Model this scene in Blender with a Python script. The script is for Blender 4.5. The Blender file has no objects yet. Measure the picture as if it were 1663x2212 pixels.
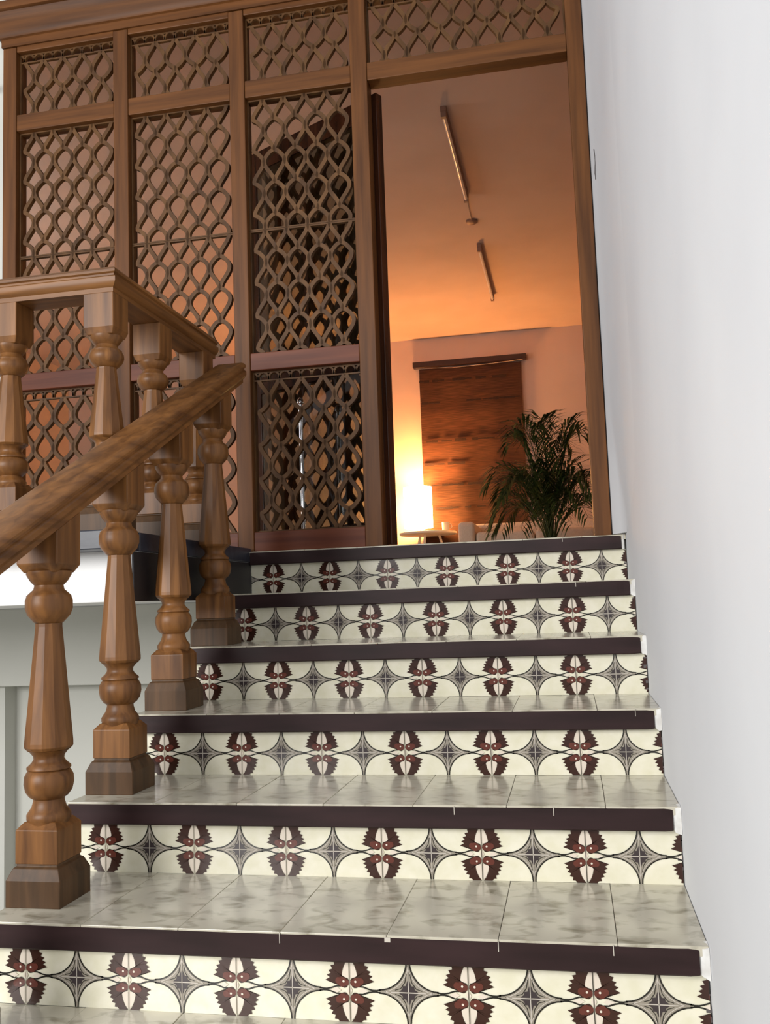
import bpy, bmesh, math, random
from mathutils import Vector, Matrix
random.seed(7)
C = bpy.context.scene
COL = C.collection
# ------------------------------------------------------------------ camera, world, lights, exposure
T, R, O, HN = 0.361, 0.18, 0.0242, 0.056
P, A0 = 0.2444, 0.1441
cam = bpy.data.objects.new('camera', bpy.data.cameras.new('camera')); COL.objects.link(cam); C.camera = cam
def _cam():
    y, p, r = math.radians(11.134), math.radians(5.535), math.radians(2.02)
    M = Matrix.Rotation(y, 3, 'Z') @ Matrix.Rotation(p, 3, 'X') @ Matrix.Rotation(r, 3, 'Y')
    ax, fw, up = M.col[0], M.col[1], M.col[2]
    m = Matrix((( ax[0], up[0], -fw[0], -0.2673), (ax[1], up[1], -fw[1], -1.5426), (ax[2], up[2], -fw[2], 0.8510), (0, 0, 0, 1)))
    cam.matrix_world = m
_cam()
cd = cam.data; cd.sensor_fit = 'VERTICAL'; cd.sensor_height = 24; cd.lens = 24 * 2001.99 / 2212; cd.clip_start = 0.02; cd.clip_end = 100
W = bpy.data.worlds.new('world'); C.world = W; W.use_nodes = True
W.node_tree.nodes['Background'].inputs[0].default_value = (0.98, 0.985, 1.0, 1)
W.node_tree.nodes['Background'].inputs[1].default_value = 0.38
def area(name, loc, target, sx, sy, power, col):
    l = bpy.data.lights.new(name, 'AREA'); l.shape = 'RECTANGLE'; l.size = sx; l.size_y = sy; l.energy = power; l.color = col
    o = bpy.data.objects.new(name, l); COL.objects.link(o); o.location = loc
    o.rotation_euler = (Vector(target) - Vector(loc)).to_track_quat('-Z', 'Y').to_euler(); return o
area('window_daylight', (-3.8, -4.2, 2.5), (-0.9, 1.6, 1.3), 3.0, 2.6, 350, (1.0, 0.985, 0.965))
area('room_cool_fill', (-5.6, 3.4, 2.3), (-2.6, 7.6, 2.7), 1.8, 1.5, 48, (0.92, 0.97, 1.0))  # added cool fill, no window modelled; evens out the orange lamp light
C.view_settings.view_transform = 'Standard'; C.view_settings.look = 'None'; C.view_settings.gamma = 1
C.view_settings.use_curve_mapping = False; C.view_settings.exposure = 0.0

# ------------------------------------------------------------------ materials
def srgb(r, g, b):
    f = lambda c: (c / 255 / 12.92) if c / 255 <= .04045 else ((c / 255 + .055) / 1.055) ** 2.4
    return (f(r), f(g), f(b), 1)
def new_mat(name):
    m = bpy.data.materials.new(name); m.use_nodes = True
    nt = m.node_tree; return m, nt, nt.nodes['Principled BSDF']
def noise_mat(name, c1, c2, scale=(8, 8, 8), nscale=1.0, rough=.6, bump=.0, detail=4, lo=.35, hi=.65, spec=.5, bscale=None, dist=0.0):
    m, nt, b = new_mat(name); N = nt.nodes; L = nt.links
    tc = N.new('ShaderNodeTexCoord'); mp = N.new('ShaderNodeMapping'); mp.inputs['Scale'].default_value = scale
    L.new(tc.outputs['Object'], mp.inputs[0])
    oi = N.new('ShaderNodeObjectInfo'); ad = N.new('ShaderNodeVectorMath'); ad.operation = 'ADD'
    sc = N.new('ShaderNodeVectorMath'); sc.operation = 'SCALE'; sc.inputs['Scale'].default_value = 17.0
    cb = N.new('ShaderNodeCombineXYZ'); L.new(oi.outputs['Random'], cb.inputs[0]); L.new(oi.outputs['Random'], cb.inputs[1]); L.new(cb.outputs[0], sc.inputs[0])
    L.new(mp.outputs[0], ad.inputs[0]); L.new(sc.outputs[0], ad.inputs[1])
    n = N.new('ShaderNodeTexNoise'); n.inputs['Scale'].default_value = nscale; n.inputs['Detail'].default_value = detail; n.inputs['Distortion'].default_value = dist
    L.new(ad.outputs[0], n.inputs['Vector'])
    r = N.new('ShaderNodeValToRGB'); r.color_ramp.elements[0].position = lo; r.color_ramp.elements[1].position = hi
    r.color_ramp.elements[0].color = c1; r.color_ramp.elements[1].color = c2
    L.new(n.outputs['Fac'], r.inputs[0]); L.new(r.outputs[0], b.inputs['Base Color'])
    b.inputs['Roughness'].default_value = rough; b.inputs['Specular IOR Level'].default_value = spec
    if bump:
        bp = N.new('ShaderNodeBump'); bp.inputs['Strength'].default_value = bump; bp.inputs['Distance'].default_value = .004
        if bscale:
            n2 = N.new('ShaderNodeTexNoise'); n2.inputs['Scale'].default_value = bscale; n2.inputs['Detail'].default_value = 3
            L.new(tc.outputs['Object'], n2.inputs['Vector']); L.new(n2.outputs['Fac'], bp.inputs['Height'])
        else: L.new(n.outputs['Fac'], bp.inputs['Height'])
        L.new(bp.outputs[0], b.inputs['Normal'])
    return m
def flat(name, c, rough=.5, spec=.5, metal=0, emit=None, es=0):
    m, nt, b = new_mat(name); b.inputs['Base Color'].default_value = c; b.inputs['Roughness'].default_value = rough
    b.inputs['Specular IOR Level'].default_value = spec; b.inputs['Metallic'].default_value = metal
    if emit: b.inputs['Emission Color'].default_value = emit; b.inputs['Emission Strength'].default_value = es
    return m
WD, WL = srgb(90, 56, 27), srgb(142, 95, 50)
wood_z = noise_mat('teak_grain_upright', WD, WL, (34, 34, 2.2), 1.0, .42, .12, 5, .3, .72, .35, dist=.6)
wood_x = noise_mat('teak_grain_along', WD, WL, (2.2, 34, 34), 1.0, .42, .12, 5, .3, .72, .35, dist=.6)
wood_y = noise_mat('teak_grain_deep', WD, WL, (34, 2.2, 34), 1.0, .40, .12, 5, .3, .72, .35, dist=.6)
SD, SL = srgb(78, 45, 18), srgb(120, 74, 34)
screen_z = noise_mat('screen_wood_upright', SD, SL, (30, 30, 1.6), 1.0, .5, .1, 5, .3, .7, .3)
screen_x = noise_mat('screen_wood_along', SD, SL, (1.6, 30, 30), 1.0, .5, .1, 5, .3, .7, .3)
red_x = noise_mat('reddish_wood_along', srgb(88, 42, 26), srgb(122, 66, 42), (1.6, 30, 30), 1.0, .45, .1, 5, .3, .7, .3)
lat_m = noise_mat('lattice_wood', srgb(72, 46, 22), srgb(108, 74, 40), (22, 22, 8), 1.0, .55, .0, 3, .3, .7, .3)
plinth_m = noise_mat('worn_plinth_wood', srgb(62, 43, 24), srgb(96, 68, 42), (34, 34, 2.2), 1.0, .5, .12, 5, .3, .72, .35, dist=.6)
dark_wood = noise_mat('dark_leaf_edge_wood', srgb(46, 24, 14), srgb(78, 42, 24), (30, 30, 2), 1.0, .25, .0, 4)
plaster = noise_mat('white_plaster', srgb(216, 218, 223), srgb(226, 228, 232), (1, 1, 1), 1.3, .75, .25, 3, .3, .7, .3, bscale=9)
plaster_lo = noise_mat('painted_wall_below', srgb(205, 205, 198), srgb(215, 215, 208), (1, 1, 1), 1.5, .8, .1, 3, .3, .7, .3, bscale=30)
fascia_m = noise_mat('white_fascia_paint', srgb(244, 244, 244), srgb(250, 250, 250), (1, 1, 1), 2, .6, .1, 3, bscale=20)
room_wall = noise_mat('room_wall_paint', srgb(214, 187, 170), srgb(220, 194, 178), (1, 1, 1), 2, .85, .08, 3, bscale=30, spec=.2)
room_ceil = noise_mat('room_ceiling_paint', srgb(214, 187, 170), srgb(220, 194, 178), (1, 1, 1), 2, .85, .08, 3, bscale=30, spec=.2)
marble = noise_mat('tread_marble', srgb(140, 133, 112), srgb(204, 198, 180), (16, 26, 16), 1.0, .16, .0, 8, .27, .50, dist=.5)
nosing_m = noise_mat('dark_maroon_paint', srgb(38, 23, 23), srgb(54, 35, 36), (3, 20, 20), 1.0, .45, .15, 4, spec=.3)
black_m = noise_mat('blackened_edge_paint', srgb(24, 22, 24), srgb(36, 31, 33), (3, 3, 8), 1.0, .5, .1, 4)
coping_m = noise_mat('dark_slate_coping', srgb(40, 42, 52), srgb(62, 64, 74), (6, 20, 20), 1.0, .35, .1, 4)
chip_m = flat('bare_plaster_chip', srgb(205, 198, 186), .8)
mortar_m = noise_mat('white_mortar', srgb(214, 212, 208), srgb(238, 238, 236), (30, 30, 30), 1, .85, .5, 4)
smear_m = flat('grey_mortar_smear', srgb(98, 92, 92), .8)
concrete = noise_mat('stair_concrete', srgb(150, 148, 140), srgb(180, 178, 170), (5, 5, 5), 1, .85, .2, 4)
floor_m = noise_mat('floor_tile_grey', srgb(150, 148, 138), srgb(180, 178, 166), (6, 6, 6), 1, .35, .0, 4)
cream = noise_mat('cream_tile_glaze', srgb(236, 232, 206), srgb(246, 242, 222), (30, 30, 30), 1.0, .18, .05, 3, .3, .7)
ink = flat('black_line_glaze', srgb(38, 36, 32), .2)
leafdk = flat('dark_brown_leaf_glaze', srgb(62, 36, 28), .2)
leafrd = flat('red_brown_leaf_glaze', srgb(104, 54, 44), .2)
starg = flat('grey_star_glaze', srgb(160, 152, 138), .2)
starw = flat('pale_star_glaze', srgb(214, 206, 196), .2)
stard = flat('charcoal_star_glaze', srgb(66, 58, 60), .2)
pinkw = flat('pinkish_white_glaze', srgb(236, 224, 208), .2)
shade_m = flat('glowing_lamp_shade', srgb(255, 236, 200), .8, emit=(1.0, .50, .17, 1), es=50)
white_m = noise_mat('white_furniture', srgb(226, 218, 205), srgb(236, 228, 215), (8, 8, 8), 1, .5, .0)
sofa_m = noise_mat('cream_upholstery', srgb(222, 206, 186), srgb(232, 218, 200), (90, 90, 90), 1, .9, .2)
blind_m = noise_mat('brown_woven_cloth', srgb(60, 38, 27), srgb(90, 58, 40), (6, 6, 130), 1.0, .8, .15, 4, .35, .65, spec=.2)
band_m = noise_mat('dark_woven_band', srgb(30, 14, 8), srgb(48, 24, 14), (60, 60, 200), 1, .9, .0)
rod_m = flat('dark_rod_wood', srgb(44, 20, 16), .4)
cord_m = flat('pale_cord', srgb(190, 170, 150), .7)
leaf_m = noise_mat('palm_leaf', srgb(38, 62, 26), srgb(84, 106, 48), (12, 12, 12), 1, .5, .0)
stem_m = flat('palm_stem', srgb(96, 104, 52), .6)
pot_m = noise_mat('dark_green_pot', srgb(34, 44, 30), srgb(52, 62, 44), (6, 6, 6), 1, .4)
soil_m = flat('soil', srgb(50, 38, 28), .95)
chrome = flat('chrome', (.85, .85, .85, 1), .12, metal=1)
tube_m = flat('unlit_tube_glass', srgb(238, 226, 214), .15)
batten_m = flat('tube_batten', srgb(140, 104, 86), .5)
hook_m = flat('black_iron', srgb(28, 26, 24), .5)
def glass_mat():
    m = bpy.data.materials.new('dimming_tinted_pane'); m.use_nodes = True; nt = m.node_tree; nt.nodes.clear(); N = nt.nodes
    o = N.new('ShaderNodeOutputMaterial'); mx = N.new('ShaderNodeMixShader'); t = N.new('ShaderNodeBsdfTransparent'); g = N.new('ShaderNodeBsdfGlossy')
    t.inputs[0].default_value = (.60, .64, .62, 1); g.inputs['Roughness'].default_value = .03  # tint dims the orange room behind, standing in for darker glass reflections
    f = N.new('ShaderNodeLayerWeight'); f.inputs[0].default_value = .25; f2 = N.new('ShaderNodeMath'); f2.operation = 'MULTIPLY_ADD'; f2.inputs[1].default_value = .55; f2.inputs[2].default_value = .10
    nt.links.new(f.outputs['Facing'], f2.inputs[0]); nt.links.new(f2.outputs[0], mx.inputs[0]); nt.links.new(t.outputs[0], mx.inputs[1]); nt.links.new(g.outputs[0], mx.inputs[2]); nt.links.new(mx.outputs[0], o.inputs[0]); return m
glass = glass_mat()

# ------------------------------------------------------------------ helpers
def box(bm, x0, x1, y0, y1, z0, z1, mi=0):
    v = [bm.verts.new(c) for c in ((x0, y0, z0), (x1, y0, z0), (x1, y1, z0), (x0, y1, z0), (x0, y0, z1), (x1, y0, z1), (x1, y1, z1), (x0, y1, z1))]
    for q in ((0, 3, 2, 1), (4, 5, 6, 7), (0, 1, 5, 4), (1, 2, 6, 5), (2, 3, 7, 6), (3, 0, 4, 7)):
        bm.faces.new([v[i] for i in q]).material_index = mi
def obj(name, bm, mats, parent=None, loc=None, rot=None, smooth=False, bevel=0, seg=2, auto=None):
    me = bpy.data.meshes.new(name); bmesh.ops.recalc_face_normals(bm, faces=bm.faces); bm.to_mesh(me); bm.free()
    if not isinstance(mats, (list, tuple)): mats = [mats]
    for m in mats: me.materials.append(m)
    o = bpy.data.objects.new(name, me); COL.objects.link(o)
    if parent: o.parent = parent
    if loc: o.location = loc
    if rot: o.rotation_euler = rot
    if smooth: me.polygons.foreach_set('use_smooth', [True] * len(me.polygons))
    if auto is not None:
        me.polygons.foreach_set('use_smooth', [True] * len(me.polygons))
        try: me.set_sharp_from_angle(angle=math.radians(auto))
        except Exception: pass
    if bevel:
        b = o.modifiers.new('bevel', 'BEVEL'); b.width = bevel; b.segments = seg; b.limit_method = 'ANGLE'
    return o
def boxo(name, x0, x1, y0, y1, z0, z1, mat, parent=None, bevel=.002, loc=None, rot=None):
    bm = bmesh.new(); box(bm, x0, x1, y0, y1, z0, z1); return obj(name, bm, mat, parent, loc, rot, bevel=bevel)
def thing(name, label, cat, loc=(0, 0, 0), rotz=0, group=None):
    o = bpy.data.objects.new(name, None); COL.objects.link(o); o.location = loc; o.rotation_euler = (0, 0, rotz)
    o['label'] = label; o['category'] = cat
    if group: o['group'] = group
    return o
def struct(o): o['kind'] = 'structure'; return o
def ring_loft(bm, rings, cap=True, mi=0):
    rv = [[bm.verts.new(p) for p in r] for r in rings]
    for a, b in zip(rv, rv[1:]):
        n = len(a)
        for i in range(n): bm.faces.new((a[i], a[(i + 1) % n], b[(i + 1) % n], b[i])).material_index = mi
    if cap: bm.faces.new(rv[0][::-1]).material_index = mi; bm.faces.new(rv[-1]).material_index = mi
def circ(r, z, n=28, a0=0): return [(r * math.cos(a0 + 2 * math.pi * i / n), r * math.sin(a0 + 2 * math.pi * i / n), z) for i in range(n)]
def lathe(bm, prof, n=28, a0=0, mi=0): ring_loft(bm, [circ(r, z, n, a0) for r, z in prof], True, mi)
def sq(h, z): return [(-h, -h, z), (h, -h, z), (h, h, z), (-h, h, z)]
def tube(bm, pts, r, n=6, taper=1.0):
    pts = [Vector(p) for p in pts]; rings = []
    for i, p in enumerate(pts):
        d = (pts[min(i + 1, len(pts) - 1)] - pts[max(i - 1, 0)]).normalized()
        u = d.cross(Vector((0, 0, 1))); u = u.normalized() if u.length > 1e-3 else Vector((1, 0, 0)); w = d.cross(u)
        rr = r * (1 + (taper - 1) * i / max(1, len(pts) - 1))
        rings.append([p + u * rr * math.cos(2 * math.pi * k / n) + w * rr * math.sin(2 * math.pi * k / n) for k in range(n)])
    ring_loft(bm, rings)
def copy_obj(o, parent=None, loc=None):
    c = o.copy(); COL.objects.link(c)
    if parent: c.parent = parent
    if loc: c.location = loc
    return c

# ------------------------------------------------------------------ the setting
# right wall: plaster curving onto the last post of the screen
XR = -0.047
struct(boxo('wall_right', XR, .25, -6.0, 2.36, -1.2, 4.7, plaster, bevel=0))
bm = bmesh.new()
prof = [(1.35, XR + .001), (1.45, -.0480), (1.60, -.0500), (1.75, -.0535), (1.88, -.0590), (1.99, -.0665), (2.08, -.0750), (2.15, -.0840), (2.199, -.0930), (2.235, -.0985), (2.235, XR + .001)]
lv = []
for zz, g_ in ((1.084, 0), (1.16, .12), (1.28, .40), (1.42, .72), (1.60, 1.0), (4.7, 1.0)):
    lv.append([(XR + .001 + (x - XR - .001) * (g_ if y < 2.14 else (max(g_, .55) if y < 2.19 else 1)), y, zz) for y, x in prof])
ring_loft(bm, lv)
struct(obj('trim_2', bm, plaster, auto=25))
# shrinkage crack in the plaster near the post
bm = bmesh.new(); tube(bm, [(-.0835, 2.130, 2.63), (-.0815, 2.122, 2.60), (-.0825, 2.126, 2.56), (-.0845, 2.134, 2.53), (-.0835, 2.130, 2.505)], .0022)
struct(obj('trim_1', bm, smear_m))
struct(boxo('wall_above_screen', -2.79, -.10, 2.24, 2.36, 3.715, 4.7, plaster, bevel=0))
struct(boxo('wall_left', -6.0, -2.772, 2.22, 2.36, 1.08, 4.7, plaster_lo, bevel=0))
struct(boxo('wall_under_landing', -6.0, -1.60, 2.42, 2.55, -1.2, .86, plaster_lo, bevel=0))
struct(boxo('wall_pier', -6.0, -2.83, 2.33, 2.42, -1.2, .53, plaster_lo, bevel=0))
struct(boxo('beam_under_landing', -6.0, -1.60, 2.28, 2.42, .53, .879, plaster_lo, bevel=.004))
struct(boxo('floor', -6.0, .25, -6.0, 2.55, -1.25, -1.2, floor_m, bevel=0))
struct(boxo('ceiling', -6.0, .25, 1.0, 2.36, 4.7, 4.8, plaster, bevel=0))
# landing slab on the left with white front, blackened side and dark coping
slab = struct(boxo('landing_slab', -6.0, -1.592, 1.10, 2.36, .88, 1.078, fascia_m, bevel=.003))
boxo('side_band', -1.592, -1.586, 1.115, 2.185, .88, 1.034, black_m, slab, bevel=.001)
cop = boxo('coping', -6.0, -1.585, .985, 1.15, 1.036, 1.095, coping_m, slab, bevel=.004)
boxo('coping', -1.72, -1.583, 1.151, 2.185, 1.036, 1.095, coping_m, slab, bevel=.004)
# inner room behind the screen
struct(boxo('floor_room', -6.0, 2.2, 2.37, 8.4, .98, 1.079, floor_m, bevel=0))
struct(boxo('floor_threshold', -1.60, -.10, 2.252, 2.37, .98, 1.079, floor_m, bevel=0))
struct(boxo('wall_back_room', -6.0, 2.2, 8.36, 8.5, 1.08, 3.72, room_wall, bevel=0))
struct(boxo('wall_left_room', -6.1, -6.0, 2.36, 8.5, 1.08, 3.72, room_wall, bevel=0))
struct(boxo('wall_right_room', 2.2, 2.3, 2.36, 8.5, 1.08, 3.72, room_wall, bevel=0))
struct(boxo('wall_front_room', -.095, 2.2, 2.30, 2.36, 1.08, 3.72, room_wall, bevel=0))
struct(boxo('ceiling_room', -6.0, 2.2, 2.361, 8.4, 3.72, 3.8, room_ceil, bevel=0))

# ------------------------------------------------------------------ staircase
XL = -1.585
XJ = [-.0478, -.215, -.445, -.670, -.895, -1.120, -1.345, XL]
stair = thing('staircase', 'flight of steps with marble treads, dark nosings and patterned tile risers', 'staircase')
th = .124
def tile_bm():
    bm = bmesh.new(); h = th / 2; w = P / 2
    box(bm, -w + .0006, w - .0006, 0, .006, -h, h, 0)
    def poly(pts, lay, mi):
        y = -.00035 * lay
        f = bm.faces.new([bm.verts.new((x, y, z)) for x, z in pts]); f.material_index = mi
    def stroke(pts, wd, lay, mi):
        y = -.00035 * lay; L = []
        for i, p in enumerate(pts):
            a = pts[max(i - 1, 0)]; b = pts[min(i + 1, len(pts) - 1)]; d = Vector((b[0] - a[0], b[1] - a[1])).normalized(); nx, nz = -d.y * wd / 2, d.x * wd / 2
            L.append((bm.verts.new((p[0] + nx, y, p[1] + nz)), bm.verts.new((p[0] - nx, y, p[1] - nz))))
        for a, b in zip(L, L[1:]): bm.faces.new((a[0], b[0], b[1], a[1])).material_index = mi
    K = 9; c = .0615; r = .0585
    def arc(sx, sz, r, c=c): return [(sx * (c - r * math.cos(t * math.pi / 2 / K)), sz * (c - r * math.sin(t * math.pi / 2 / K))) for t in range(K + 1)]
    # grey star field: four concave sides
    star = arc(1, 1, r) + arc(1, -1, r)[::-1] + arc(-1, -1, r) + arc(-1, 1, r)[::-1]
    # keep as quads strips around centre to avoid concave trouble
    ctr = (0, 0)
    for i in range(len(star)):
        a, b = star[i], star[(i + 1) % len(star)]
        poly([ctr, a, b], 1, 4)
    for sx in (1, -1):
        for sz in (1, -1):
            stroke(arc(sx, sz, r), .0028, 3, 1)
            stroke(arc(sx, sz, r + .0045)[1:-1], .0012, 2, 5)
            stroke([(0.004 * sx, .036 * sz), (.007 * sx, .020 * sz), (.016 * sx, .0075 * sz), (.028 * sx, .004 * sz)], .0014, 3, 1)
            poly([(.0015 * sx, .0015 * sz), (.020 * sx, .0015 * sz), (.0125 * sx, .0065 * sz), (.0115 * sx, .0125 * sz), (.0055 * sx, .013 * sz), (.0015 * sx, .024 * sz)][::sx * sz], 4, 6)
            # strand from star tip to the leaf
            stroke([(.058 * sx, .0028 * sz), (.066 * sx, .0014 * sz), (.074 * sx, .0014 * sz), (.082 * sx, .0030 * sz), (.094 * sx, .0072 * sz), (.104 * sx, .0075 * sz)], .0030, 3, 1)
    stroke([(0, -.05), (0, .05)], .0015, 5, 5); stroke([(-.036, 0), (.036, 0)], .0015, 5, 5)
    H = [(.0, .0618), (.008, .0535), (.013, .042), (.0165, .030), (.0175, .023)]
    for sx in (1, -1):
        X = lambda q: sx * (w - q - .0006)
        for sz in (1, -1):
            inner = [(.0015, .0615), (.0075, .055), (.0115, .047), (.0145, .038), (.0160, .0275), (.0120, .0250), (.006, .0240), (.0008, .0225), (.0008, .0130), (.0050, .0065), (.0085, .0042), (.0125, .0045), (.018, .0075)]
            outer = [(.022, .0618), (.0260, .0575), (.0325, .0570), (.0310, .0495), (.0390, .0475), (.0355, .0410), (.0440, .0380), (.0390, .0325), (.0475, .0285), (.0410, .0240), (.0510, .0185), (.0385, .0155), (.0290, .0125), (.018, .0075)]
            # ladder of quads/triangles between inner and outer outlines
            m_ = max(len(inner), len(outer))
            def res(Ls):
                o_ = []
                for k in range(m_):
                    t = k * (len(Ls) - 1) / (m_ - 1); i = min(int(t), len(Ls) - 2); f = t - i
                    o_.append((Ls[i][0] * (1 - f) + Ls[i + 1][0] * f, Ls[i][1] * (1 - f) + Ls[i + 1][1] * f))
                return o_
            I_ = inner if len(inner) == m_ else res(inner); O_ = outer if len(outer) == m_ else res(outer)
            for k in range(m_ - 1):
                q = [I_[k], O_[k], O_[k + 1], I_[k + 1]]
                if k == m_ - 2: q = q[:3]
                poly([(X(a), b * sz) for a, b in q], 4, 2)
            # red-brown scroll with a light dot
            for cx_, cz_, rr, mi, lay in ((.0150, .0160, .0098, 3, 5), (.0070, .0150, .0066, 3, 5.6), (.0225, .0185, .0070, 3, 6.2), (.0118, .0175, .0024, 7, 7.4)):
                poly([(X(max(0.0003, cx_ + rr * math.cos(a * math.pi / 5))), sz * (cz_ + rr * math.sin(a * math.pi / 5))) for a in range(10)], lay, mi)
            poly([(X(.0003), .060 * sz), (X(.0070), .054 * sz), (X(.0110), .046 * sz), (X(.0138), .037 * sz), (X(.0155), .0275 * sz), (X(.009), .0245 * sz), (X(.0003), .0240 * sz)], 3, 7)
        poly([(X(.0002), .0095), (X(.0048), 0), (X(.0002), -.0095)], 6, 7)
        poly([(X(.017), 0), (X(.026), .0055), (X(.040), 0), (X(.026), -.0055)], 6, 7)
        stroke([(X(.0004), -.06), (X(.0004), .06)], .0008, 7, 4)
    return bm
base_bm = tile_bm()
TM = [cream, ink, leafdk, leafrd, starg, starw, stard, pinkw]
def cut_tile(bm, xmin=None, xmax=None):
    for xc, cl_in, cl_out in ((xmin, True, False), (xmax, False, True)):
        if xc is None: continue
        bmesh.ops.bisect_plane(bm, geom=bm.verts[:] + bm.edges[:] + bm.faces[:], plane_co=(xc, 0, 0), plane_no=(1, 0, 0), clear_inner=cl_in, clear_outer=cl_out)
    return bm
def mesh_from(bm, name):
    me = bpy.data.meshes.new(name); bm.to_mesh(me); bm.free()
    for m in TM: me.materials.append(m)
    return me
full_me = mesh_from(base_bm.copy(), 'riser_tile')
right_me = mesh_from(cut_tile(base_bm.copy(), xmax=A0 - .0500), 'riser_tile')
left_me = mesh_from(cut_tile(base_bm.copy(), xmin=XL + A0 + 6 * P), 'riser_tile')
def link_mesh(name, me, parent, loc, rot=None):
    o = bpy.data.objects.new(name, me); COL.objects.link(o); o.parent = parent; o.location = loc
    if rot: o.rotation_euler = rot
    return o
tread_me = {}
CHIPS = {1: [(-.668, .020), (-.895, .0), (-.445, .0), (-.224, .0)], 2: [(-.57, 0), (-.335, 0)], 3: [(-.115, .01)], 4: [], 5: [(-.25, .012)], 6: [(-.29, .018)], 0: []}
for k in range(-1, 7):
    z0, z1, y0 = (k - 1) * R, k * R, k * T
    yb = y0 + T + O if k < 6 else 2.25
    bm = bmesh.new(); box(bm, XL + .002, -.0475, y0 + O + .007, yb + .12 if k < 6 else 2.25, z0 - .10, z1 - .021)
    step = obj('step', bm, concrete, stair)
    # riser tiles
    if k >= 1:
        zc = z0 + th / 2
        for i in range(7):
            me = right_me if i == 0 else (left_me if i == 6 else full_me)
            link_mesh('riser_tile', me, step, (-(A0 + P * i), y0 + O + random.uniform(-.0004, .0004), zc))
        if k <= 6:   # grey mortar smears where the tiles meet the wall
            bm = bmesh.new()
            for q in range(4):
                zz = z0 + random.uniform(.01, th - .015); xx = -.0535 - random.uniform(0, .004)
                box(bm, xx - random.uniform(.0005, .004), -.0478, y0 + O - .0012, y0 + O + .004, zz, zz + random.uniform(.003, .011))
            obj('mortar_smear', bm, smear_m, step)['kind'] = 'stuff'
    # tread tiles
    for j in range(7):
        xa, xb = XJ[j + 1] + .0005, XJ[j] - .0005
        key = (j, k == 6)
        if key not in tread_me:
            d = (yb - y0) - .001
            bm = bmesh.new(); box(bm, -(xb - xa) / 2, (xb - xa) / 2, 0, d, -.019, 0)
            o = obj('tread_tile', bm, marble, step, bevel=.0012); tread_me[key] = o
            o.location = ((xa + xb) / 2, y0 + .0015, z1)
        else:
            c = copy_obj(tread_me[key], step, ((xa + xb) / 2, y0 + .0015, z1 + random.uniform(-.0006, .0004)))
    # nosing: rounded right end, chips down to the plaster
    bm = bmesh.new(); hz = HN - .003; ye = O - .001
    xs = [XL + .003] + [XL + .2 * q for q in range(1, 7)] + [-.11, -.085, -.072, -.066]
    rings = []
    for x in xs:
        d = max(0, x + .085) / .019; s_ = 1 - .10 * d * d; w_ = random.uniform(-.0007, .0007) if -1.5 < x < -.1 else 0
        zc = -.003 - hz / 2
        yy = w_
        rings.append([(x, yy + .0, zc + hz / 2 * s_ - .003), (x, yy + .003, zc + hz / 2 * s_), (x, ye + .004, zc + hz / 2 * s_), (x, ye + .004, zc - hz / 2 * s_), (x, yy + .003, zc - hz / 2 * s_), (x, yy, zc - hz / 2 * s_ + .003)])
    ring_loft(bm, rings)
    for cx_, dz in CHIPS.get(k, []):
        if cx_ == -.668: pr_ = (.012, .013, -.012)
        else: pr_ = (.0016, .020, -.022 + dz * .2)
        box(bm, cx_ - pr_[0] / 2, cx_ + pr_[0] / 2, -.0014, .001, pr_[2], pr_[2] + pr_[1] if cx_ != -.668 else -.003, 1)
    obj('nosing', bm, [nosing_m, chip_m], step, (0, y0, z1))
    # white mortar between nosing and wall
    bm = bmesh.new(); rings = []
    for q, (s1, w_) in enumerate(((.75, -.066), (1.0, -.0615), (1.08, -.055), (1.15, -.0476 if k < 6 else -.070 + .012))):
        zc = -.030
        rings.append([(w_, .004 - .002 * q, zc + .026 * s1 + random.uniform(-.002, .002)), (w_, O + .003, zc + .028 * s1), (w_, O + .003, zc - .028 * s1), (w_, .004 - .002 * q, zc - .026 * s1 + random.uniform(-.003, .003))])
    ring_loft(bm, rings); o = obj('mortar_fill', bm, mortar_m, step, (0, y0, z1)); o['label'] = 'white mortar at the wall end'
base_bm.free()

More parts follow.
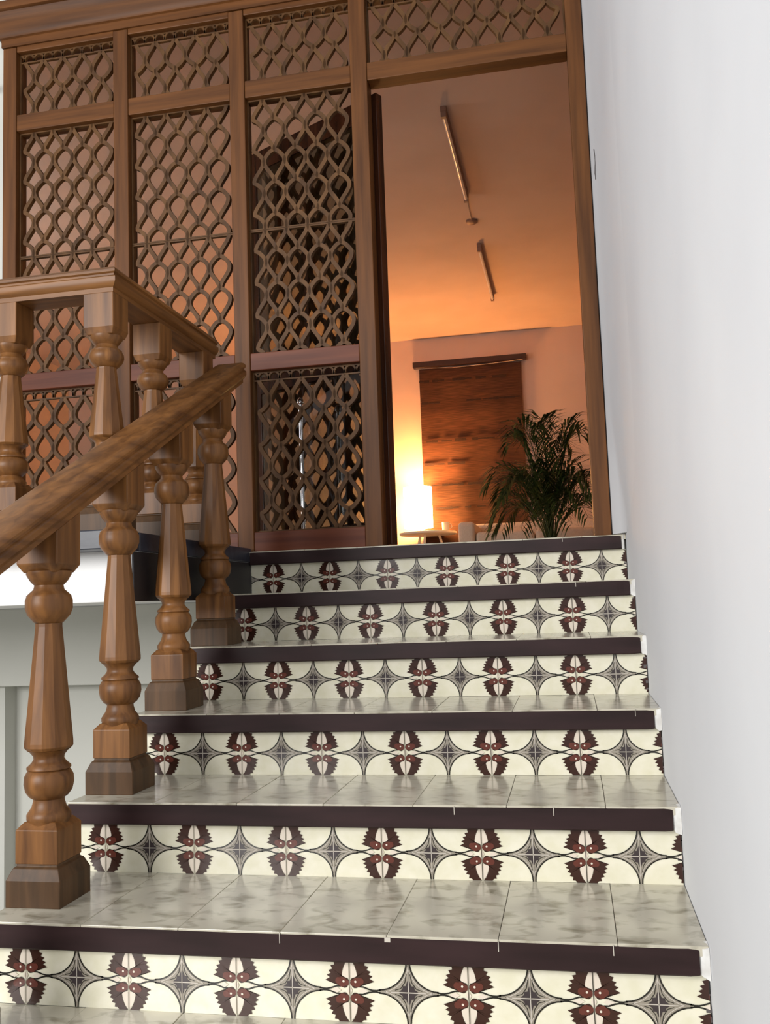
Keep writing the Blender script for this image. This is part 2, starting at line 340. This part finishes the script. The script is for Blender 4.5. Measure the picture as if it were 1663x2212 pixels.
# ------------------------------------------------------------------ balusters
def build_baluster(t, prof_key, topcut=None):
    """parts: plinth, block, turned shaft, top block (turned work split where the form changes)."""
    if prof_key == 'stair':
        pl, pc, b0, b1 = .060, .085, .094, .170
        hp, hb = .069, .054
        low = [(.047, .182), (.051, .188), (.051, .198), (.046, .206), (.040, .214), (.036, .228), (.036, .234), (.045, .240), (.0535, .252), (.0575, .270), (.0565, .286), (.050, .298), (.047, .301), (.051, .304), (.051, .308), (.040, .318), (.035, .326), (.036, .334), (.044, .344), (.050, .348)]
        tap = [(.050, .348), (.0575, .356), (.0575, .366), (.032, .640), (.032, .650)]
        cap = [(.032, .648), (.036, .652), (.050, .668), (.0555, .684), (.0555, .704), (.0525, .711), (.0525, .714), (.047, .720), (.036, .730), (.034, .740), (.040, .746), (.045, .752), (.053, .766), (.053, .774)]
        k0, k1 = .770, .790
        slope = True
    else:
        pl, pc, b0, b1 = .050, .070, .078, .150
        hp, hb = .064, .050
        low = [(.044, .158), (.048, .164), (.048, .172), (.042, .178), (.035, .186), (.034, .190), (.042, .196), (.051, .206), (.0545, .220), (.053, .233), (.046, .243), (.044, .246), (.048, .249), (.048, .253), (.038, .261), (.034, .268), (.036, .276), (.044, .283), (.047, .286)]
        tap = [(.047, .286), (.0545, .292), (.0545, .300), (.031, .506), (.031, .512)]
        cap = [(.031, .510), (.036, .514), (.048, .526), (.054, .540), (.053, .553), (.048, .560), (.048, .564), (.036, .574), (.034, .582), (.040, .588), (.050, .602), (.050, .610)]
        k0, k1 = .608, .630
        slope = False
    bm = bmesh.new(); ring_loft(bm, [sq(hp, 0), sq(hp, pl), sq(hb + .004, pc), sq(hb - .002, pc + .004), sq(hb - .002, b0)]); obj('plinth', bm, plinth_m, t, bevel=.0015)
    bm = bmesh.new(); ring_loft(bm, [sq(hb, b0), sq(hb, b1), sq(.040, b1 + .016)]); obj('lower_block', bm, wood_z, t, bevel=.0015)
    bm = bmesh.new(); lathe(bm, [(low[0][0], b1 + .006)] + low); obj('turned_ball', bm, wood_z, t, auto=50)
    bm = bmesh.new(); lathe(bm, tap, 12, math.pi / 12); obj('tapered_shaft', bm, wood_z, t, bevel=.001)
    bm = bmesh.new(); lathe(bm, cap); obj('turned_cup', bm, wood_z, t, auto=50)
    bm = bmesh.new()
    def top(h, yy): return topcut(yy) if slope else topcut(0)
    r0 = [(-.042, -.042, k0), (.042, -.042, k0), (.042, .042, k0), (-.042, .042, k0)]
    r1 = sq(hb, k1); r2 = [(x, y, topcut(y)) for x, y, z in sq(hb, 0)]
    ring_loft(bm, [r0, r1, r2]); obj('upper_block', bm, wood_z, t, bevel=.0025)
    return t
XB = -1.515; M_ = R / T
def stair_cut(yy):   # underside of the handrail seen from the tread
    return .815 + M_ * (.16 + yy)
def dup_tree(root, loc, label, group):
    r = root.copy(); COL.objects.link(r); r.location = loc; r['label'] = label; r['group'] = group
    for ch in list(root.children):
        c = ch.copy(); COL.objects.link(c); c.parent = r
    return r
G1 = 'balusters of the stair flight'; G2 = 'balusters of the upper landing'
names = ['turned teak baluster at the bottom left corner, only its plinth edge in view',
         'largest turned teak baluster, on the lowest left tread',
         'turned teak baluster on the second tread up, behind the largest one',
         'turned teak baluster on the third tread up, in front of the dark landing side',
         'topmost and smallest baluster of the flight, beside the carved screen']
b0 = thing('baluster', names[0], 'baluster', (XB, .16, 0), group=G1); build_baluster(b0, 'stair', stair_cut)
for k in range(1, 5): dup_tree(b0, (XB, k * T + .16, k * R), names[k], G1)
lb = thing('baluster', 'corner baluster of the upper landing, under the rail corner', 'baluster', (-1.65, 1.07, 1.095), group=G2)
build_baluster(lb, 'landing', lambda yy: .738)
dup_tree(lb, (-1.98, 1.07, 1.095), 'landing baluster at the left picture edge, left of the corner one', G2)
dup_tree(lb, (-2.31, 1.07, 1.095), 'landing baluster left of the picture edge along the front rail', G2)
dup_tree(lb, (-1.65, 1.40, 1.095), 'landing baluster just behind the corner one, in shade', G2)
dup_tree(lb, (-1.65, 1.785, 1.095), 'rearmost landing baluster, close to the carved screen', G2)

# ------------------------------------------------------------------ handrails
def rail_section(w, h):   # outline in (x, z), z=0 top
    return [(-w, -.012), (-w + .006, -.004), (-w + .016, 0), (w - .016, 0), (w - .006, -.004), (w, -.012), (w, -.020), (w - .006, -.024), (w - .006, -.030), (w + .002, -.036), (w + .002, -.050), (w - .006, -.062), (w - .012, -.066), (w - .012, -h), (-w + .012, -h), (-w + .012, -.066), (-w + .006, -.062), (-w - .002, -.050), (-w - .002, -.036), (-w + .006, -.030), (-w + .006, -.024), (-w, -.020)]
sec = rail_section(.064, .080)
hr = thing('handrail', 'thick sloping teak handrail rising beside the stairs', 'handrail', (XB, 0, 0))
bm = bmesh.new(); offz = .895
rings = []
for y in [-.30 + .1 * i for i in range(22)]:
    y = min(y, 1.795); rings.append([(x, y, offz + M_ * y + z) for x, z in sec])
ring_loft(bm, rings); obj('rail_body', bm, wood_y, hr, auto=35)
lr = thing('landing_rail', 'horizontal moulded teak rail around the upper landing', 'handrail', (0, 0, 0))
ZT = 1.912; sec2 = rail_section(.062, .080)
def lrail(name, pts, mat):
    bm = bmesh.new(); rings = []
    for (px, py, dx, dy) in pts: rings.append([(px + dx * x, py + dy * x, ZT + z) for x, z in sec2])
    ring_loft(bm, rings); obj(name, bm, mat, lr, auto=35)
lrail('front_rail', [(-3.0, 1.07, 0, -1), (-1.65, 1.07, 1, -1)], wood_x)
lrail('side_rail', [(-1.65, 1.07, 1, -1), (-1.65, 1.86, 1, 0)], wood_y)

# ------------------------------------------------------------------ carved lattice screen
YS = 2.20; YD = .09
scr = thing('lattice_screen', 'tall carved wooden screen of fish-scale lattice with an open doorway', 'screen')
posts = [(-2.768, -2.700), (-2.206, -2.135), (-1.645, -1.575), (-1.090, -1.017), (-.165, -.0990)]
for xa, xb in posts:
    boxo('post', xa, xb, YS, YS + YD, 1.081, 3.52, screen_z, scr, bevel=.003)
def rail(name, xa, xb, za, zb, mat=screen_x): boxo(name, xa + .0005, xb - .0005, YS + .004, YS + YD - .004, za, zb, mat, scr, bevel=.003)
bays = [(posts[i][1], posts[i + 1][0]) for i in range(4)]
for i, (xa, xb) in enumerate(bays):
    rail('transom', xa, xb, 3.105, 3.185)
    rail('head_rail', xa, xb, 3.495, 3.560)
    if i < 3:
        rail('middle_rail', xa, xb, 1.865, 1.942, red_x); rail('bottom_rail', xa, xb, 1.081, 1.165, red_x)
# cornice with stepped and curved profile
bm = bmesh.new(); cp = [(YS + .03, 3.522), (YS - .006, 3.522), (YS - .006, 3.560), (YS - .016, 3.564), (YS - .018, 3.578), (YS - .026, 3.590), (YS - .045, 3.620), (YS - .060, 3.640), (YS - .066, 3.660), (YS - .082, 3.664), (YS - .084, 3.700), (YS - .030, 3.714), (YS + .03, 3.714)]
xl = -2.768
ringL = [(xl - (YS - y) * .9 if y < YS else xl, y, z) for y, z in cp]; ringR = [(-.100, y, z) for y, z in cp]
ring_loft(bm, [ringL, ringR]); obj('cornice', bm, screen_x, scr, auto=30)

HP = .147
def s_wave(t, flip):
    """sawtooth-like wave in [-1,1], t in periods; quick over 30 %, slow over the rest."""
    t = t % 1.0
    if flip: t = 1 - t
    q = .34
    if t < q:
        u = t / q; return .30 * math.cos(math.pi * u) + .70 * (1 - 2 * math.sqrt(1 - (1 - u) ** 2))
    return -math.cos(math.pi * (t - q) / (1 - q))
def strand_bm(height, amp, flip, ph, sgn, wd=.0175, dp=.022):
    n = max(6, int(height / HP * 24)); bm = bmesh.new(); prev = None
    pts = []
    for i in range(n + 1):
        z = height * i / n
        t = (height - z) / HP + ph      # counted from the top
        pts.append(Vector((sgn * amp * s_wave(t, flip), z)))
    rings = []
    for i, p in enumerate(pts):
        d = (pts[min(i + 1, n)] - pts[max(i - 1, 0)]).normalized(); nx, nz = d.y * wd / 2, -d.x * wd / 2
        if i in (0, n): nx, nz = wd / 2, 0
        rings.append([(p.x - nx, 0, p.y - nz), (p.x + nx, 0, p.y + nz), (p.x + nx, dp, p.y + nz), (p.x - nx, dp, p.y - nz)])
    ring_loft(bm, rings); return bm
strand_cache = {}
def lattice(parent, x0, x1, z0, z1, y, flip, ncell=10, name='lattice_panel', crest=False, pre=''):
    """a panel: its slim edge frame is the part, each wavy strand a sub-part"""
    W_ = x1 - x0; H_ = z1 - z0; sp = W_ / ncell; f = .007
    bm = bmesh.new(); zt = z1
    box(bm, x0 + .0006, x0 + f, y + .001, y + .019, z0 + .0006, z1 - .0006); box(bm, x1 - f, x1 - .0006, y + .001, y + .019, z0 + .0006, z1 - .0006)
    box(bm, x0 + f, x1 - f, y + .001, y + .019, z0 + .0006, z0 + f); box(bm, x0 + f, x1 - f, y + .001, y + .019, z1 - f, z1 - .0006)
    if crest:   # row of small pointed loops along the top edge
        zt = z1 - .040; m2 = ncell; s2 = W_ / m2
        for i in range(m2 + 1):
            xx = x0 + i * s2
            for sg in (-1, 1):
                pr2 = None
                for q in range(5):
                    a = q / 4; px = xx + sg * s2 * .5 * math.sin(a * math.pi / 2); pz = zt + .036 * (1 - a * a * .9)
                    if px < x0 + .004 or px > x1 - .004: pr2 = None; continue
                    if pr2:
                        dx, dz = px - pr2[0], pz - pr2[1]; L_ = math.hypot(dx, dz) or 1; nx, nz = -dz / L_ * .004, dx / L_ * .004
                        v = [bm.verts.new(c) for c in ((pr2[0] - nx, y, pr2[1] - nz), (px - nx, y, pz - nz), (px + nx, y, pz + nz), (pr2[0] + nx, y, pr2[1] + nz), (pr2[0] - nx, y + .014, pr2[1] - nz), (px - nx, y + .014, pz - nz), (px + nx, y + .014, pz + nz), (pr2[0] + nx, y + .014, pr2[1] + nz))]
                        for qd in ((0, 3, 2, 1), (4, 5, 6, 7), (0, 1, 5, 4), (1, 2, 6, 5), (2, 3, 7, 6), (3, 0, 4, 7)): bm.faces.new([v[j] for j in qd])
                    pr2 = (px, pz)
        box(bm, x0 + f, x1 - f, y + .002, y + .016, zt - .003, zt + .003)
    fr = obj(name, bm, lat_m, parent)
    H2 = zt - z0 - .004
    for i in range(ncell + 1):
        sg = 1 if i % 2 == 0 else -1
        key = (round(H2, 3), round(sp, 4), flip, sg)
        if i == 0 or i == ncell: continue
        if key not in strand_cache:
            o = obj('lattice_strand', strand_bm(H2, sp / 2 - .002, flip, .36 if not flip else .1, sg), lat_m, fr, (x0 + i * sp, y, z0 + .002)); strand_cache[key] = o
        else: copy_obj(strand_cache[key], fr, (x0 + i * sp, y, z0 + .002))
    return fr
YL = YS + .030
for i, (xa, xb) in enumerate(bays):
    nc = 10 if i < 3 else 17
    lattice(scr, xa, xb, 3.185, 3.495, YL, True, nc, crest=True)
    if i < 3:
        lattice(scr, xa, xb, 2.500, 3.105, YL, False)
        lattice(scr, xa, xb, 1.942, 2.500, YL, False)
        lattice(scr, xa, xb, 1.165, 1.865, YL, True, crest=True)

# ------------------------------------------------------------------ door leaf folded back behind the third bay
ang = math.pi - math.atan2(.27, .486)
leaf = thing('door_leaf', 'lattice door leaf standing open, folded back behind the screen beside the doorway', 'door', (-.986, 2.300, 1.09), ang)
LW, LH = .86, 2.0
def lbox(n_, x0, x1, z0, z1, m=dark_wood): boxo(n_, x0, x1, -.02, .02, z0, z1, m, leaf, bevel=.002)
lbox('stile', 0, .07, 0, LH); lbox('stile', LW - .07, LW, 0, LH)
lbox('top_rail', .0705, LW - .0705, LH - .10, LH); lbox('middle_rail', .0705, LW - .0705, .78, .86); lbox('bottom_rail', .0705, LW - .0705, 0, .10)
lattice(leaf, .07, LW - .07, .86, LH - .10, -.010, False, 14)
lattice(leaf, .07, LW - .07, .10, .78, -.010, True, 14)
for za, zb in ((.862, LH - .102), (.102, .778)): boxo('glass_pane', .072, LW - .072, .0125, .0155, za, zb, glass, leaf, bevel=0)

# ------------------------------------------------------------------ inside the room
# wall hanging
wh = thing('wall_hanging', 'dark brown striped cloth hanging from a dark rod on the far wall', 'wall hanging', (0, 0, 0))
bm = bmesh.new(); nx_, nz_ = 30, 40
X0, X1, Z0, Z1 = -1.772, -.668, 1.45, 3.372
g = [[None] * (nz_ + 1) for _ in range(nx_ + 1)]; bk = [[None] * (nz_ + 1) for _ in range(nx_ + 1)]
for i in range(nx_ + 1):
    for j in range(nz_ + 1):
        x = X0 + (X1 - X0) * i / nx_; z = Z0 + (Z1 - Z0) * j / nz_
        y = 8.318 - .010 * math.sin(i * .62 + .5) * (1 - j / nz_) - .004 * math.sin(j * .9)
        g[i][j] = bm.verts.new((x, y, z)); bk[i][j] = bm.verts.new((x, y + .003, z))
for i in range(nx_):
    for j in range(nz_):
        bm.faces.new((g[i][j], g[i + 1][j], g[i + 1][j + 1], g[i][j + 1])); bm.faces.new((bk[i][j + 1], bk[i + 1][j + 1], bk[i + 1][j], bk[i][j]))
obj('cloth', bm, blind_m, wh, smooth=True)
for zz, segs in ((3.225, ((0, .10), (.13, .25), (.33, .52), (.56, .66), (.72, .86))), (2.985, ((.02, .20), (.46, .60), (.62, .98))), (2.56, ((.05, .16), (.20, .30), (.33, .44), (.50, .72), (.80, .88), (.93, 1.0))), (2.31, ((.02, .22), (.25, .42))), (2.08, ((.08, .40), (.44, .58), (.64, .90))), (1.83, ((.10, .34), (.40, .46), (.52, .60)))):
    for a, b in segs:
        bm = bmesh.new()
        m3 = max(2, int((b - a) * 20)); 
        for q in range(m3):
            xa = X0 + (X1 - X0) * (a + (b - a) * q / m3); xb = X0 + (X1 - X0) * (a + (b - a) * (q + 1) / m3); hh = random.uniform(.006, .016)
            box(bm, xa, xb, 8.288, 8.295, zz - hh, zz + hh)
        obj('woven_band', bm, band_m, wh)
boxo('rod', -1.835, -.605, 8.275, 8.355, 3.385, 3.445, rod_m, wh, bevel=.004)
bm = bmesh.new(); tube(bm, [(-1.80, 8.28, 3.380), (-1.4, 8.28, 3.352), (-1.0, 8.28, 3.362), (-.64, 8.28, 3.380)], .0025, 5); obj('cord', bm, cord_m, wh)
# side table and lamp
st = thing('side_table', 'small white round table under the glowing lamp', 'table', (-1.70, 8.03, 1.08))
bm = bmesh.new(); lathe(bm, [(.29, .45), (.30, .455), (.30, .475), (.29, .48)], 36); obj('table_top', bm, white_m, st, auto=40)
for q in range(3):
    a = q * 2.094 + .4; bm = bmesh.new(); tube(bm, [(.24 * math.cos(a), .24 * math.sin(a), .001), (.12 * math.cos(a), .12 * math.sin(a), .4495)], .014, 8); obj('leg', bm, white_m, st)
tl = thing('table_lamp', 'glowing table lamp with a tall cylindrical shade in the far corner', 'lamp', (-1.80, 8.06, 1.561))
bm = bmesh.new(); lathe(bm, [(.07, 0), (.075, .008), (.07, .016), (.015, .022), (.012, .10)], 24); obj('base', bm, chrome, tl, auto=40)
bm = bmesh.new(); ring_loft(bm, [circ(.150, .05, 32), circ(.150, .480, 32)], cap=False); ring_loft(bm, [circ(.146, .05, 32), circ(.146, .480, 32)], cap=False); obj('shade', bm, shade_m, tl, auto=40)
pl_ = bpy.data.lights.new('bulb', 'POINT'); pl_.energy = 52; pl_.color = (1.0, .44, .18); pl_.shadow_soft_size = .06
po = bpy.data.objects.new('bulb', pl_); COL.objects.link(po); po.parent = tl; po.location = (0, 0, .40)
cup = thing('cup', 'small pale cup beside the lamp on the round table', 'cup', (-1.50, 7.94, 1.561))
bm = bmesh.new(); lathe(bm, [(.025, 0), (.036, .01), (.040, .085), (.036, .085), (.032, .014)], 20); obj('bowl', bm, white_m, cup, auto=40)
bm = bmesh.new(); tube(bm, [(.038, 0, .07), (.060, 0, .062), (.064, 0, .04), (.050, 0, .022), (.035, 0, .022)], .005, 6); obj('handle', bm, white_m, cup)
# sofa
sf = thing('sofa', 'low cream sofa against the far wall, only its top edge in view', 'sofa', (-.57, 7.55, 1.08))
def soft(n_, x0, x1, y0, y1, z0, z1, bv=.04): o = boxo(n_, x0, x1, y0, y1, z0, z1, sofa_m, sf, bevel=bv); o.modifiers['bevel'].segments = 4
soft('backrest', -.72, .72, .34, .56, .22, .53); soft('arm', -.72, -.56, -.36, .339, .06, .50); soft('arm', .56, .72, -.36, .339, .06, .50)
soft('base', -.559, .559, -.34, .339, .06, .26, .02); soft('seat_cushion', -.555, -.005, -.34, .33, .261, .40); soft('seat_cushion', .005, .555, -.34, .33, .261, .40)
for a in (-.64, .64):
    for b in (-.28, .46): boxo('foot', a - .02, a + .02, b - .02, b + .02, 0.001, .22 if b > 0 else .059, rod_m, sf)
# palm
pp = thing('potted_palm', 'bushy green areca palm by the right door post inside the room', 'plant', (-.40, 5.6, 1.08))
bm = bmesh.new(); lathe(bm, [(.10, 0), (.11, .01), (.140, .165), (.15, .17), (.15, .19), (.135, .19), (.13, .165)], 28); obj('pot', bm, pot_m, pp, auto=40)
bm = bmesh.new(); lathe(bm, [(.128, .160), (.05, .172)], 20); obj('soil', bm, soil_m, pp)
rnd = random.Random(3)
def frond(az, length, rise, droop, z0=.165):
    bm = bmesh.new(); pts = []
    for i in range(15):
        t = i / 14; r = length * (t * .9) ; z = z0 + rise * math.sin(t * 1.75) - droop * t * t * t
        r = length * (t ** 1.25)
        pts.append(Vector((r * math.cos(az) + .03 * math.cos(az * 3), r * math.sin(az) + .03 * math.sin(az * 3), z)))
    tube(bm, pts, .005, 5, .3)
    for i in range(3, 15):
        for sub in (0, .5):
            if i == 14 and sub: continue
            p = pts[i].lerp(pts[min(i + 1, 14)], sub); d = (pts[min(i + 1, 14)] - pts[i - 1]).normalized()
            side = d.cross(Vector((0, 0, 1))).normalized(); ll = .22 * math.sin(math.pi * (i + sub - 1.5) / 14.5) + .04
            for sg in (-1, 1):
                dr = (d * .75 + side * sg * .8 + Vector((0, 0, rnd.uniform(-.05, .25)))).normalized(); wv = dr.cross(Vector((0, 0, 1))).normalized() * .008
                a = p; b = p + dr * ll * .5 + Vector((0, 0, .01)); c = p + dr * ll + Vector((0, 0, -.05 * ll / .2))
                v = [bm.verts.new(q) for q in (a, b - wv, c, b + wv)]; f = bm.faces.new(v); f.material_index = 1
    return bm
for q in range(46):
    az = q * 2.4; u = rnd.random()
    if q % 4 == 0: par = (.26, .95, .08)
    elif q % 2 == 1: par = (.40, .68, .24)
    else: par = (.44, .45, .30)
    obj('frond', frond(az, par[0] * rnd.uniform(.85, 1.1), par[1] * rnd.uniform(.85, 1.1), par[2]), [stem_m, leaf_m], pp)
# added chrome stand, placed only to make glints behind the lower lattice
cs = thing('added_glint_stand', 'added slender chrome stand that makes the glints behind the lower lattice beside the doorway', 'stand', (-1.405, 2.375, 1.08))
bm = bmesh.new(); lathe(bm, [(.055, 0.001), (.055, .010), (.016, .02), (.009, .03)], 28); obj('base', bm, chrome, cs, auto=40)
bm = bmesh.new(); lathe(bm, [(.009, .03), (.009, .66), (.014, .665), (.014, .68), (.006, .69)], 16); obj('pole', bm, chrome, cs, auto=40)
# ceiling tubes
def tube_light(y0, y1, label):
    t = thing('ceiling_tube_light', label, 'light', (-.85, (y0 + y1) / 2, 3.72), group='unlit tube lights on the room ceiling'); L_ = (y1 - y0) / 2
    boxo('batten', -.018, .018, -L_, L_, -.030, -.001, batten_m, t)
    bm = bmesh.new(); tube(bm, [(0, -L_ + .03, -.048), (0, L_ - .03, -.048)], .013, 12); obj('tube', bm, tube_m, t, auto=40)
    for s in (-1, 1): boxo('end_cap', -.016, .016, s * (L_ - .015) - .014, s * (L_ - .015) + .014, -.066, -.0305, batten_m, t)
tube_light(3.60, 4.82, 'unlit tube light nearest the doorway on the orange-lit ceiling')
tube_light(5.76, 7.08, 'unlit tube light deeper in the room, toward the wall hanging')
cr = thing('ceiling_rose', 'small round junction plate on the ceiling between the two tubes', 'junction box', (-.86, 5.30, 3.72))
bm = bmesh.new(); lathe(bm, [(.045, -.001), (.045, -.012), (.03, -.022), (.01, -.024)], 24); obj('plate', bm, batten_m, cr, auto=40)
bm = bmesh.new(); tube(bm, [(0, -.05, -.006), (.004, -.25, -.006), (.008, -.475, -.006)], .004, 5); obj('wire', bm, cord_m, cr)
# iron bracket on the wall at the left edge
hk = thing('wall_bracket', 'small black iron bracket on the wall left of the screen top', 'bracket', (-2.86, 2.219, 3.33))
bm = bmesh.new(); box(bm, -.012, .012, -.006, 0, -.035, .035); obj('back_plate', bm, hook_m, hk, bevel=.001)
bm = bmesh.new(); tube(bm, [(0, -.005, .01), (.01, -.05, .012), (.03, -.08, .0), (.055, -.09, -.012), (.07, -.085, 0)], .008, 8); obj('arm', bm, hook_m, hk, auto=40)
